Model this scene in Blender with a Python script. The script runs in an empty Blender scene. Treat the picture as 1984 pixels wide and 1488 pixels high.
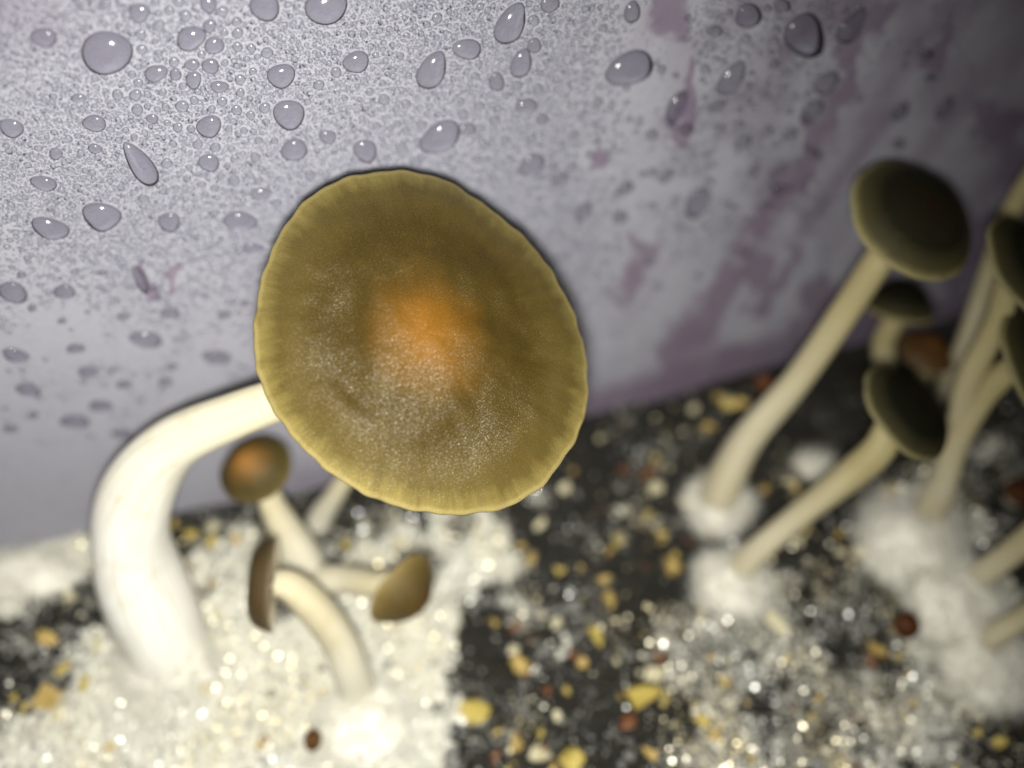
import bpy, bmesh, math, random
import numpy as np
from mathutils import Vector, noise
random.seed(7); RNG = np.random.default_rng(11)
SC = bpy.context.scene
COL = SC.collection
U = 10.0                                  # the code below thinks in centimetres; the scene's unit is a millimetre
KS = 0.01 / U
SC.unit_settings.system = 'METRIC'; SC.unit_settings.scale_length = 0.001; SC.unit_settings.length_unit = 'MILLIMETERS'

# ------------------------------------------------------------------ camera
F_PX, CX, CY = 1527.0, 992.0, 744.0       # focal length and centre of the 1984 x 1488 picture
PITCH = math.radians(57.0)
CAM = np.array([0.0, 0.0, 15.5])
FWD = np.array([0, math.cos(PITCH), -math.sin(PITCH)])
UPV = np.array([0, math.sin(PITCH), math.cos(PITCH)])
RGT = np.array([1.0, 0, 0])
cam_data = bpy.data.cameras.new('camera'); cam = bpy.data.objects.new('camera', cam_data); COL.objects.link(cam)
cam.location = CAM * U
cam.rotation_euler = (math.pi / 2 - PITCH, 0, 0)
cam_data.sensor_width = 360.0; cam_data.lens = 360.0 * F_PX / 1984.0
cam_data.clip_start = 0.5 * U; cam_data.clip_end = 2000.0 * U
cam_data.dof.use_dof = True; cam_data.dof.focus_distance = 10.4 * U; cam_data.dof.aperture_fstop = 5.3 * KS * 10
cam_data.dof.aperture_blades = 0
SC.camera = cam

# ------------------------------------------------------------------ light
world = bpy.data.worlds.new('World'); SC.world = world; world.use_nodes = True
world.node_tree.nodes['Background'].inputs['Color'].default_value = (1.0, 0.97, 0.93, 1)
world.node_tree.nodes['Background'].inputs['Strength'].default_value = 0.065
def ray(x, y): return FWD + RGT * ((x - CX) / F_PX) + UPV * ((CY - y) / F_PX)
def at(x, y, t): return CAM + ray(x, y) * t
lamp = bpy.data.lights.new('phone_flash', 'SPOT')
lamp.energy = 1.55 / KS ** 2; lamp.color = (1.0, 0.985, 0.93); lamp.shadow_soft_size = 0.40 * U
lamp.spot_size = math.radians(145); lamp.spot_blend = 1.0
lo = bpy.data.objects.new('phone_flash', lamp); COL.objects.link(lo)
LPOS = CAM + RGT * -0.1 + UPV * -0.8
lo.location = LPOS * U; lamp.cycles.is_caustics_light = True
lo.rotation_euler = Vector((at(430, 1130, 14.0) - LPOS)).to_track_quat('-Z', 'Y').to_euler()

SC.view_settings.view_transform = 'Standard'; SC.view_settings.look = 'None'
SC.view_settings.exposure = 0.0; SC.view_settings.gamma = 1.0; SC.view_settings.use_curve_mapping = False
SC.render.engine = 'CYCLES'
cy = SC.cycles
cy.use_denoising = True; cy.max_bounces = 8; cy.transparent_max_bounces = 12
cy.caustics_reflective = False; cy.caustics_refractive = True; cy.sample_clamp_indirect = 4.0
cy.blur_glossy = 0.5

# ------------------------------------------------------------------ helpers
def ground_hit(x, y, z=0.0):
    d = ray(x, y); return CAM + d * ((z - CAM[2]) / d[2])
_p1, _p2 = ground_hit(1150, 800), ground_hit(1640, 670)
SD = (_p2 - _p1); SD[2] = 0; SD /= np.linalg.norm(SD)           # along the wall
WN = np.array([SD[1], -SD[0], 0.0])                             # out of the wall, towards the camera
WD = float(WN @ _p1)
WO = WN * WD                                                    # origin of the wall's own coordinates
ZU = np.array([0, 0, 1.0])
DRAFT = math.radians(8.0)                                       # the tub widens towards its mouth
WU = ZU * math.cos(DRAFT) - WN * math.sin(DRAFT)                # up along the wall
WT = WN * math.cos(DRAFT) + ZU * math.sin(DRAFT)                # square out of the wall
def wall_depth(x, y):
    return (WT @ (WO - CAM)) / (WT @ ray(x, y))
def wall_sz(x, y):
    p = at(x, y, wall_depth(x, y)) - WO; return np.array([p @ SD, p @ WU])
def wall_pt(s, z, h=0.0): return WO + SD * s + WU * z + WT * h
def to_px(P):
    P = np.asarray(P) - CAM
    t = P @ FWD
    return CX + F_PX * (P @ RGT) / t, CY - F_PX * (P @ UPV) / t

def link_mesh(name, V, F, mat=None, parent=None, smooth=True, attrs=None):
    me = bpy.data.meshes.new(name)
    V = np.asarray(V, dtype=np.float64) * U
    if isinstance(F, np.ndarray):
        n, k = F.shape
        me.vertices.add(len(V)); me.vertices.foreach_set('co', V.astype(np.float32).ravel())
        me.loops.add(n * k); me.loops.foreach_set('vertex_index', F.astype(np.int32).ravel())
        me.polygons.add(n); me.polygons.foreach_set('loop_start', np.arange(0, n * k, k, dtype=np.int32))
        try: me.polygons.foreach_set('loop_total', np.full(n, k, dtype=np.int32))
        except Exception: pass
        me.update(calc_edges=True); me.validate()
    else:
        me.from_pydata([tuple(v) for v in V], [], [tuple(f) for f in F])
    if smooth: me.polygons.foreach_set('use_smooth', np.ones(len(me.polygons), dtype=bool))
    for k, a in (attrs or {}).items():
        a = np.asarray(a, dtype=np.float32)
        if a.ndim == 1:
            at_ = me.attributes.new(k, 'FLOAT', 'POINT'); at_.data.foreach_set('value', a)
        else:
            at_ = me.attributes.new(k, 'FLOAT_VECTOR', 'POINT'); at_.data.foreach_set('vector', a.ravel())
    if mat: me.materials.append(mat)
    o = bpy.data.objects.new(name, me); COL.objects.link(o)
    if parent:
        o.parent = parent
        o.matrix_parent_inverse.identity()
    return o
def tag(o, label=None, cat=None, group=None, kind=None):
    if label: o['label'] = label
    if cat: o['category'] = cat
    if group: o['group'] = group
    if kind: o['kind'] = kind
    return o

class Mat:
    """a small node-tree builder"""
    def __init__(s, name):
        s.m = bpy.data.materials.new(name); s.m.use_nodes = True
        s.t = s.m.node_tree; s.n = s.t.nodes; s.n.clear()
        s.out = s.n.new('ShaderNodeOutputMaterial')
    def node(s, kind, **kw):
        nd = s.n.new('ShaderNode' + kind)
        for k, v in kw.items(): setattr(nd, k, v)
        return nd
    def put(s, sock, val):
        if isinstance(val, bpy.types.NodeSocket): s.t.links.new(val, sock)
        elif isinstance(val, (tuple, list)) and len(val) == 3 and sock.type == 'RGBA': sock.default_value = (*val, 1)
        else: sock.default_value = val
    def attr(s, name, out='Fac'): return s.node('Attribute', attribute_name=name).outputs[out]
    def coord(s): return s.node('TexCoord').outputs['Object']
    def noise(s, scale, vec=None, detail=3.0, rough=0.5, out='Fac'):
        nd = s.node('TexNoise'); nd.inputs['Scale'].default_value = scale * (KS if vec is None else 1)
        nd.inputs['Detail'].default_value = detail; nd.inputs['Roughness'].default_value = rough
        s.put(nd.inputs['Vector'], vec or s.coord()); return nd.outputs[out]
    def voronoi(s, scale, vec=None, out='Distance'):
        nd = s.node('TexVoronoi'); nd.inputs['Scale'].default_value = scale * KS
        s.put(nd.inputs['Vector'], vec or s.coord()); return nd.outputs[out]
    def math(s, op, a, b=0.0, clamp=False):
        nd = s.node('Math', operation=op, use_clamp=clamp); s.put(nd.inputs[0], a); s.put(nd.inputs[1], b); return nd.outputs[0]
    def ramp(s, fac, stops, interp='LINEAR'):
        nd = s.node('ValToRGB'); cr = nd.color_ramp; cr.interpolation = interp
        while len(cr.elements) < len(stops): cr.elements.new(0.5)
        for e, (p, c) in zip(cr.elements, stops):
            e.position = p; e.color = (*c, 1) if isinstance(c, tuple) else (c, c, c, 1)
        s.put(nd.inputs[0], fac); return nd.outputs[0]
    def mix(s, fac, a, b, blend='MIX'):
        nd = s.node('Mix', data_type='RGBA', blend_type=blend)
        s.put(nd.inputs[0], fac); s.put(nd.inputs[6], a); s.put(nd.inputs[7], b); return nd.outputs[2]
    def bump(s, h, strength=0.5, dist=0.001, normal=None):
        nd = s.node('Bump'); nd.inputs['Strength'].default_value = strength; nd.inputs['Distance'].default_value = dist / KS
        s.put(nd.inputs['Height'], h)
        if normal: s.put(nd.inputs['Normal'], normal)
        return nd.outputs[0]
    def bsdf(s, **kw):
        nd = s.node('BsdfPrincipled')
        for k, v in kw.items(): s.put(nd.inputs[k.replace('_', ' ')], v)
        return nd.outputs[0]
    def done(s, sh): s.put(s.out.inputs['Surface'], sh); return s.m

# ------------------------------------------------------------------ materials
def mat_wall():
    m = Mat('lavender_plastic')
    fog = m.attr('fog')
    n1 = m.noise(260, detail=4, rough=0.6)
    f = m.math('ADD', fog, m.math('MULTIPLY', m.math('SUBTRACT', n1, 0.5), 0.5), True)
    plastic = m.mix(m.noise(30, detail=2), (0.158, 0.123, 0.172), (0.188, 0.146, 0.198))
    mist = m.mix(m.noise(900, detail=2), (0.295, 0.29, 0.338), (0.345, 0.342, 0.378))
    c = m.mix(f, plastic, mist)
    r = m.ramp(f, [(0.0, 0.28), (0.5, 0.6)])
    b = m.bump(m.math('MULTIPLY', m.voronoi(2600), f), 0.35, 0.0002)
    return m.done(m.bsdf(Base_Color=c, Roughness=r, Normal=b, IOR=1.4))
def mat_water(name, tint, diff, rough):
    m = Mat(name)
    fr = m.node('Fresnel'); fr.inputs['IOR'].default_value = 1.45
    tr = m.node('BsdfTransparent'); m.put(tr.inputs['Color'], tint)
    gl = m.node('BsdfGlossy'); gl.inputs['Roughness'].default_value = rough; m.put(gl.inputs['Color'], (1, 1, 1))
    df = m.node('BsdfDiffuse'); m.put(df.inputs['Color'], (0.60, 0.59, 0.66))
    a = m.node('MixShader'); a.inputs[0].default_value = diff
    m.put(a.inputs[1], tr.outputs[0]); m.put(a.inputs[2], df.outputs[0])
    b = m.node('MixShader'); m.put(b.inputs[0], fr.outputs[0]); m.put(b.inputs[1], a.outputs[0]); m.put(b.inputs[2], gl.outputs[0])
    return m.done(b.outputs[0])
def mat_cap(name, centre, mid, rim, c_end=0.42, rim_at=0.80, sparkle=1.0, rough=0.42, lines=1.0):
    m = Mat(name)
    r = m.attr('rad'); pol = m.attr('polar', 'Vector')
    streak = m.noise(9.0, pol, detail=4, rough=0.65)
    blot = m.noise(170, detail=3)
    rr = m.math('ADD', r, m.math('MULTIPLY', m.math('SUBTRACT', blot, 0.5), 0.24))
    rr = m.math('ADD', rr, m.math('MULTIPLY', m.math('SUBTRACT', streak, 0.5), 0.12))
    base = m.ramp(rr, [(0.0, centre), (c_end * 0.12, centre), (c_end * 0.55, tuple(0.42 * a + 0.58 * b for a, b in zip(centre, mid))), (c_end, mid), (1.0, mid)])
    rl = m.math('ADD', r, m.math('MULTIPLY', m.math('SUBTRACT', streak, 0.5), 0.22 * lines))
    base = m.mix(m.ramp(rl, [(rim_at - 0.26, 0.0), (rim_at, 0.22), (0.97, 0.72), (1.0, 0.85)]), base, rim)
    base = m.mix(m.ramp(r, [(0.965, 0.0), (1.0, 0.45)]), base, tuple(min(0.8, 1.5 * c + 0.06) for c in rim))
    base = m.mix(m.ramp(m.noise(420, detail=2), [(0.60, 0.0), (0.74, 0.30)]), base, tuple(min(1, 1.7 * c) for c in mid))
    h = m.math('ADD', m.noise(6500, detail=2, rough=0.6), m.math('MULTIPLY', streak, 0.5))
    bp = m.bump(h, 0.8 * sparkle, 0.00012)
    spk = m.ramp(m.noise(5200, detail=2), [(0.44, 0.06 * sparkle), (0.60, 0.45 * sparkle), (0.72, 1.6 * sparkle)])
    return m.done(m.bsdf(Base_Color=base, Roughness=rough, Normal=bp, IOR=1.45, Specular_IOR_Level=spk, Specular_Tint=(1.0, 0.95, 0.80, 1.0), Subsurface_Weight=0.12,
                         Subsurface_Radius=(1.0, 0.6, 0.2), Subsurface_Scale=0.002 / KS))
def mat_stem(name, top, base):
    m = Mat(name)
    l = m.attr('along'); fl = m.attr('flow', 'Vector')
    st = m.noise(5.0, fl, detail=5, rough=0.65)
    c = m.ramp(l, [(0.0, base), (0.35, base), (0.75, top), (1.0, top)])
    c = m.mix(m.ramp(st, [(0.40, 0.0), (0.72, 0.45)]), c, tuple(0.62 * a * b for a, b in zip(top, (1.0, 0.92, 0.72))))
    c = m.mix(m.ramp(m.noise(190, detail=3), [(0.55, 0.0), (0.75, 0.28)]), c, (0.42, 0.33, 0.15))
    b = m.bump(st, 0.35, 0.0004)
    return m.done(m.bsdf(Base_Color=c, Roughness=0.62, Normal=b, Subsurface_Weight=0.25,
                         Subsurface_Radius=(1, .8, .5), Subsurface_Scale=0.0015 / KS))
def mat_plain(name, a, b, scale, rough, spec=1.45, bump=0.0, coat=0.0):
    m = Mat(name)
    c = m.ramp(m.noise(scale, detail=3), [(0.32, a), (0.68, b)])
    kw = dict(Base_Color=c, Roughness=rough, IOR=spec, Coat_Weight=coat, Coat_Roughness=0.12)
    if bump: kw['Normal'] = m.bump(m.noise(scale * 4, detail=4), bump, 0.0006)
    return m.done(m.bsdf(**kw))
def mat_soil():
    m = Mat('wet_substrate')
    f = m.math('ADD', m.attr('myc'), m.math('MULTIPLY', m.math('SUBTRACT', m.noise(330, detail=5, rough=0.65), 0.5), 0.9), True)
    dark = m.ramp(m.noise(800, detail=3), [(0.35, (0.005, 0.0055, 0.004)), (0.58, (0.012, 0.011, 0.007)), (0.76, (0.06, 0.038, 0.014))])
    pale = m.mix(m.noise(120, detail=3), (0.52, 0.52, 0.44), (0.74, 0.72, 0.60))
    pale = m.mix(m.attr('thin'), pale, m.mix(m.noise(420, detail=3), (0.11, 0.11, 0.09), (0.33, 0.31, 0.26)))  # greyer pale tone right of the middle, partly painting weaker flash there
    c = m.mix(m.ramp(f, [(0.25, 0.0), (0.85, 1.0)]), dark, pale)
    b = m.bump(m.noise(520, detail=5, rough=0.7), 0.8, 0.0012)
    return m.done(m.bsdf(Base_Color=c, Roughness=m.ramp(f, [(0.2, 0.5), (0.8, 0.7)]), Normal=b))

M_WALL = mat_wall()
def mat_clear_water(name, rough):
    m = Mat(name)
    fr = m.node('Fresnel'); fr.inputs['IOR'].default_value = 1.36
    g = m.node('BsdfRefraction'); g.inputs['IOR'].default_value = 1.333; g.inputs['Roughness'].default_value = 0.0
    m.put(g.inputs['Color'], (0.95, 0.96, 0.99))
    gl = m.node('BsdfGlossy'); gl.inputs['Roughness'].default_value = rough
    b = m.node('MixShader'); m.put(b.inputs[0], fr.outputs[0]); m.put(b.inputs[1], g.outputs[0]); m.put(b.inputs[2], gl.outputs[0])
    return m.done(b.outputs[0])
M_DROP = mat_clear_water('clear_water', 0.10)
M_MIST = mat_clear_water('clear_water_condensation', 0.11)
M_BEAD = mat_water('water_bead', (0.90, 0.90, 0.90), 0.10, 0.13)
M_SOIL = mat_soil()
M_CAP_BIG = mat_cap('olive_cap', (0.145, 0.062, 0.0045), (0.043, 0.0275, 0.0048), (0.21, 0.165, 0.050), c_end=0.40, rim_at=0.87)
M_CAP_SMALL = mat_cap('orange_brown_cap', (0.27, 0.125, 0.026), (0.062, 0.046, 0.014), (0.12, 0.09, 0.026), c_end=0.75, rim_at=0.9)
M_CAP_BROWN = mat_cap('dull_brown_cap', (0.10, 0.052, 0.014), (0.075, 0.050, 0.015), (0.20, 0.145, 0.045), lines=0.4)
M_CAP_UMBER = mat_cap('umber_cap', (0.05, 0.03, 0.011), (0.042, 0.027, 0.011), (0.075, 0.05, 0.02), lines=0.3)
M_CAP_DARK = mat_cap('blackish_olive_cap', (0.016, 0.009, 0.005), (0.013, 0.012, 0.006), (0.22, 0.19, 0.08), rim_at=0.90, sparkle=0.4, rough=0.55, lines=0.25)
M_CAP_BLACK = mat_cap('near_black_cap', (0.008, 0.006, 0.004), (0.007, 0.007, 0.004), (0.16, 0.14, 0.06), rim_at=0.93, sparkle=0.25, rough=0.6, lines=0.2)
M_CAP_RED = mat_cap('reddish_pin_cap', (0.15, 0.058, 0.016), (0.075, 0.036, 0.012), (0.09, 0.058, 0.024), sparkle=0.4)
M_CAP_DARKRED = mat_cap('dark_reddish_pin_cap', (0.085, 0.026, 0.008), (0.055, 0.019, 0.007), (0.06, 0.028, 0.010), sparkle=0.4)
M_STEM_BIG = mat_stem('cream_stem', (0.66, 0.60, 0.40), (0.86, 0.85, 0.78))
M_STEM = mat_stem('pale_stem', (0.60, 0.54, 0.36), (0.70, 0.67, 0.55))
M_STEM_TAN = mat_stem('tan_stem', (0.40, 0.345, 0.17), (0.56, 0.51, 0.36))
M_GILL = mat_plain('grey_brown_gills', (0.20, 0.17, 0.11), (0.30, 0.26, 0.17), 300, 0.7)
M_MYC = mat_plain('white_mycelium', (0.80, 0.77, 0.68), (0.88, 0.86, 0.76), 200, 0.85)
M_HAIR = mat_plain('mycelium_threads', (0.88, 0.86, 0.76), (0.94, 0.92, 0.83), 90, 0.7)
M_WGRAN = mat_plain('mycelium_coated_grain', (0.66, 0.65, 0.55), (0.84, 0.82, 0.70), 70, 0.45, coat=1.0)
M_CRUMB = mat_plain('dark_peat', (0.007, 0.0072, 0.004), (0.018, 0.014, 0.006), 70, 0.6, coat=0.0)
M_GRAIN = [mat_plain('gold_vermiculite', (0.42, 0.31, 0.055), (0.60, 0.48, 0.14), 500, 0.38, bump=0.3),
           mat_plain('tan_vermiculite', (0.42, 0.28, 0.07), (0.58, 0.43, 0.15), 500, 0.42, bump=0.3),
           mat_plain('cream_vermiculite', (0.55, 0.48, 0.28), (0.70, 0.66, 0.46), 500, 0.40, bump=0.3),
           mat_plain('rust_vermiculite', (0.11, 0.042, 0.015), (0.22, 0.085, 0.03), 500, 0.45, bump=0.3),
           mat_plain('grey_vermiculite', (0.10, 0.10, 0.09), (0.30, 0.30, 0.27), 500, 0.45, bump=0.3)]

# ------------------------------------------------------------------ setting: the wall of the tub
def seg_field(X, Y, pts, hw):
    """1 inside a stroke given as a pixel polyline, soft at its edge"""
    d = np.full(X.shape, 1e9)
    for (a, b), (c, e) in zip(pts[:-1], pts[1:]):
        vx, vy = c - a, e - b; L = vx * vx + vy * vy + 1e-6
        k = np.clip(((X - a) * vx + (Y - b) * vy) / L, 0, 1)
        d = np.minimum(d, np.hypot(X - a - k * vx, Y - b - k * vy))
    return np.clip((hw * 1.25 - d) / (hw * 0.55), 0, 1)
RUNS = [([(1315, -60), (1295, 50)], 34), ([(1250, 495), (1210, 565)], 30),
        ([(1475, 520), (1390, 580), (1330, 650)], 40), ([(1330, 640), (1290, 700)], 30), ([(1540, 480), (1480, 600)], 14),
        ([(1650, 150), (1590, 260), (1520, 380)], 22), ([(1500, 400), (1440, 480)], 20),
        ([(1930, 235), (1975, 330)], 44), ([(1335, 110), (1322, 270)], 14), ([(1700, 10), (1640, 120)], 26),
        ([(1840, 40), (1800, 120)], 20), ([(1600, 560), (1540, 640)], 24), ([(1360, 720), (1290, 750)], 26),
        ([(268, 515), (282, 560)], 11), ([(345, 525), (330, 548)], 11), ([(1140, 300), (1160, 318)], 18),
        ([(1740, 560), (1660, 640)], 40), ([(1900, 440), (1850, 560)], 30), ([(1420, 690), (1380, 740)], 20)]
LIGHTS = [([(1445, 555), (1400, 640)], 9), ([(1515, 500), (1500, 540)], 6)]
def vnoise(X, Y, sx, sy, seed):
    """cheap smooth value noise"""
    r = np.random.default_rng(seed); G = r.random((64, 64))
    x = X / sx; y = Y / sy; xi = np.floor(x).astype(int); yi = np.floor(y).astype(int)
    fx = x - xi; fy = y - yi; fx = fx * fx * (3 - 2 * fx); fy = fy * fy * (3 - 2 * fy)
    g = lambda i, j: G[i % 64, j % 64]
    return (g(xi, yi) * (1 - fx) + g(xi + 1, yi) * fx) * (1 - fy) + (g(xi, yi + 1) * (1 - fx) + g(xi + 1, yi + 1) * fx) * fy
def fog_field(X, Y, z):
    f = np.ones_like(X)
    diag = vnoise(X + 0.75 * Y, Y - 0.75 * X, 42, 150, 3); big = vnoise(X, Y, 170, 170, 4)
    right = np.clip((X - 1150) / 350, 0, 1)
    f *= 1 - right * np.clip(1.25 * diag + 0.5 * big - 0.68, 0, 0.75)
    f *= 1 - np.clip((X - 1500) / 500, 0, 1) * 0.2
    f *= 1 - np.clip((260 - X) / 300, 0, 1) * np.clip((170 - Y) / 200, 0, 1) * 0.6
    wx = 46 * (vnoise(X, Y, 38, 38, 71) - .5) + 22 * (vnoise(X, Y, 13, 13, 72) - .5); wy = 46 * (vnoise(X, Y, 38, 38, 73) - .5) + 22 * (vnoise(X, Y, 13, 13, 74) - .5)
    for pts, hw in RUNS: f *= 1 - 0.85 * seg_field(X + wx, Y + wy, pts, hw)
    for pts, hw in LIGHTS: f = np.maximum(f, 0.9 * seg_field(X, Y, pts, hw))
    wet = np.clip((1.1 + 0.6 * (big - .5) - z) / 0.6, 0, 1)        # the wet foot of the wall
    return f * (1 - 0.9 * wet * np.clip((X - 330) / 500, 0.05, 1))
S0, S1, Z1 = -14.0, 24.0, 15.0
ns, nz = 761, 321
ss = np.linspace(S0, S1, ns); zz = np.linspace(-1.0, Z1, nz)
A, B = np.meshgrid(ss, zz)
P = WO + A[..., None] * SD + B[..., None] * WU
X, Y = to_px(P)
fog = fog_field(X, Y, B)
V = P.reshape(-1, 3)
idx = np.arange(ns * nz).reshape(nz, ns)
F = np.stack([idx[:-1, :-1], idx[:-1, 1:], idx[1:, 1:], idx[1:, :-1]], -1).reshape(-1, 4)
# back and rim of the sheet
ring = np.concatenate([idx[0, :], idx[1:, -1], idx[-1, -2::-1], idx[-2:0:-1, 0]])
Vb = V[ring] - WT * 0.25; nb = len(V)
k = np.arange(len(ring)); k2 = (k + 1) % len(ring)
Fr = np.stack([ring[k2], ring[k], nb + k, nb + k2], -1)
c0 = [nb, nb + ns - 1, nb + ns - 1 + nz - 1, nb + ns - 1 + nz - 1 + ns - 1]
F = np.concatenate([F, Fr, np.array([c0[::-1]])])
V = np.concatenate([V, Vb])
wall = link_mesh('wall', V, F, M_WALL, smooth=False, attrs={'fog': np.concatenate([fog.ravel(), np.full(len(Vb), 0.2)])})
wall.cycles.is_caustics_receiver = True
tag(wall, 'translucent lavender plastic tub wall fogged with condensation', kind='structure')

# ------------------------------------------------------------------ setting: the substrate
def soil_h(x, y):
    sx = x * SD[0] + y * SD[1]
    dw = (WD - (x * WN[0] + y * WN[1])) * -1.0                     # distance in front of the wall
    h = 0.75 * np.clip((-3.0 - sx) / 5.0, 0, 1) * np.exp(-np.clip(dw, 0, None) / 3.0)
    h = h + 0.30 * (vnoise(x + 40, y + 40, 1.9, 1.9, 21) - 0.5) + 0.16 * (vnoise(x + 40, y + 40, 0.7, 0.7, 22) - 0.5)
    return h
def soil_at(x, y):
    """point of the substrate seen at a pixel"""
    z = 0.0
    for _ in range(4):
        p = ground_hit(x, y, z); z = float(soil_h(p[0:1], p[1:2])[0])
    return ground_hit(x, y, z)
MYC = [(120, 1120, 200, 90, .75), (330, 1330, 260, 130, 1.0), (160, 1470, 260, 90, .95), (640, 1300, 250, 170, 1.0), (700, 1430, 220, 120, 1.0),
       (450, 1120, 130, 90, .75), (720, 1080, 150, 90, .62), (900, 1060, 90, 120, .74), (970, 1130, 70, 70, .55), (420, 1440, 320, 110, 1.15), (250, 1400, 180, 110, 1.1), (820, 1200, 80, 90, .9),  # lower centre values also paint the shade near the big cap
       (1390, 980, 70, 60, .8), (1430, 1130, 90, 70, .8), (1330, 1260, 110, 90, .70), (1560, 1180, 150, 110, .60), (1500, 1330, 190, 140, .66), (1700, 1390, 190, 110, .62),
       (1620, 1460, 300, 90, .68), (1420, 1460, 140, 70, .70), (1780, 1040, 140, 130, .9), (1860, 1240, 120, 150, .9), (1900, 900, 90, 80, .55), (1250, 900, 70, 35, .35),
       (1560, 930, 60, 50, .45)]
DARK = [(110, 1260, 75, 130, .55), (1120, 880, 130, 110, .8), (1040, 1010, 70, 110, .35), (960, 1260, 70, 90, 1.0), (1130, 1330, 170, 200, .9), (900, 1450, 60, 60, .7)]  # bare dark soil; patches right of the big cap also paint its shadow
def myc_field(X, Y):
    f = np.zeros_like(X)
    for a, b, rx, ry, v in MYC:
        f = np.maximum(f, v * np.clip(1.45 - 1.05 * ((X - a) ** 2 / rx ** 2 + (Y - b) ** 2 / ry ** 2), 0, 1))
    f = f + 0.45 * (vnoise(X, Y, 130, 130, 63) - 0.5) * np.clip(f * 3, 0, 1) + 0.8 * (vnoise(X, Y, 60, 60, 61) - 0.5) * np.clip(f * 3, 0, 1) + 0.4 * (vnoise(X, Y, 26, 26, 62) - 0.5) * np.clip(f * 3, 0, 1)
    for a, b, rx, ry, v in DARK:
        f *= 1 - v * np.clip(1.6 - 1.3 * ((X - a) ** 2 / rx ** 2 + (Y - b) ** 2 / ry ** 2), 0, 1)
    f = np.maximum(f, 0.50 * np.clip((vnoise(X + 0.5 * Y, Y, 85, 60, 64) - 0.62) * 4, 0, 1) * np.clip((vnoise(X, Y, 22, 22, 65) - 0.2) * 2, 0, 1))
    return np.clip(f, 0, 1)
na_, nd_ = 341, 171
a = np.linspace(S0, S1, na_); d = np.linspace(-0.35, 17.0, nd_)
A, D = np.meshgrid(a, d)
Px = WO[0] + A * SD[0] + D * WN[0]; Py = WO[1] + A * SD[1] + D * WN[1]
Pz = soil_h(Px, Py)
P = np.stack([Px, Py, Pz], -1); X, Y = to_px(P)
tt = (P - CAM) @ FWD
mycv = np.where(tt > 1, myc_field(X, Y), 0.3)
idx = np.arange(na_ * nd_).reshape(nd_, na_)
F = np.stack([idx[:-1, :-1], idx[1:, :-1], idx[1:, 1:], idx[:-1, 1:]], -1).reshape(-1, 4)
soil = link_mesh('soil', P.reshape(-1, 3), F, M_SOIL, attrs={'myc': mycv.ravel(), 'thin': (np.clip((X - 960) / 160, 0, 1) * np.clip((1760 - X) / 120, 0, 1)).ravel()})  # second mask greys the right-hand ground, painting in the flash's falloff
tag(soil, 'dark wet growing substrate with gold grains and white mycelium', kind='structure')

# ---- loose pieces of the substrate
def ico():
    bm = bmesh.new(); bmesh.ops.create_icosphere(bm, subdivisions=1, radius=1.0)
    v = np.array([x.co[:] for x in bm.verts]); f = np.array([[q.index for q in p.verts] for p in bm.faces]); bm.free(); return v, f
IV, IF = ico()
def scatter(name, pts, rad, mat, squash=(0.55, 1.0), smooth=True, jitter=0.25, parent=None, sink=0.25):
    n = len(pts)
    v = np.repeat(IV[None], n, 0) * (1 + RNG.uniform(-jitter, jitter, (n, len(IV), 1)))
    v = v * RNG.uniform(squash[0], squash[1], (n, 1, 3))
    an = RNG.uniform(0, 6.283, n); c, s = np.cos(an)[:, None], np.sin(an)[:, None]
    v = np.stack([v[..., 0] * c - v[..., 1] * s, v[..., 0] * s + v[..., 1] * c, v[..., 2]], -1) * rad[:, None, None]
    q = pts.copy(); q[:, 2] += rad * sink
    v = v + q[:, None, :]
    f = (IF[None] + (np.arange(n) * len(IV))[:, None, None]).reshape(-1, 3)
    return link_mesh(name, v.reshape(-1, 3), f, mat, parent, smooth)
def soil_pixels(n, x0=-60, x1=2044, y0=640, y1=1560):
    x = RNG.uniform(x0, x1, n); y = RNG.uniform(y0, y1, n)
    dx = (x - CX) / F_PX; dy = (CY - y) / F_PX
    dr = FWD + dx[:, None] * RGT + dy[:, None] * UPV
    p = CAM + dr * (-CAM[2] / dr[:, 2])[:, None]
    p[:, 2] = soil_h(p[:, 0], p[:, 1])
    ok = (p @ WN - WD) > 0.06
    return p[ok], x[ok], y[ok]
p, x, y = soil_pixels(26000)
mk = myc_field(x, y) + 0.5 * (vnoise(x, y, 40, 40, 31) - 0.5)
r = RNG.uniform(0.025, 0.075, len(p)) * RNG.choice([1, 1, 1.6], len(p))
s_ = mk < 0.45
tag(scatter('peat_crumbs', p[s_], r[s_], M_CRUMB, smooth=False, parent=soil), kind='stuff')
s_ = (mk >= 0.45) & (RNG.random(len(p)) < 0.8)
g_ = s_ & (x > 1000) & (RNG.random(len(p)) < 0.72)  # grains on the right are greyed, partly for the flash's falloff
M_GGRAN = mat_plain('grey_dimmed_grain', (0.10, 0.097, 0.075), (0.25, 0.235, 0.185), 70, 0.45, coat=0.8)
tag(scatter('mycelium_granules', p[s_ & ~g_], r[s_ & ~g_] * 0.9, M_WGRAN, smooth=False, parent=soil), kind='stuff')
tag(scatter('grey_dimmed_granules', p[g_], r[g_], M_GGRAN, smooth=False, parent=soil), kind='stuff')
p, x, y = soil_pixels(5200)
keep = RNG.random(len(p)) < np.clip(myc_field(x, y) * (0.45 + 0.75 * (x < 900)) + 0.05, 0, 1)
p, x = p[keep], x[keep]
bead_r = RNG.uniform(0.022, 0.055, len(p))
tag(scatter('dew_beads', p, bead_r, M_BEAD, squash=(0.85, 1.0), jitter=0.12, smooth=False, parent=soil, sink=1.0), kind='stuff')

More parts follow.
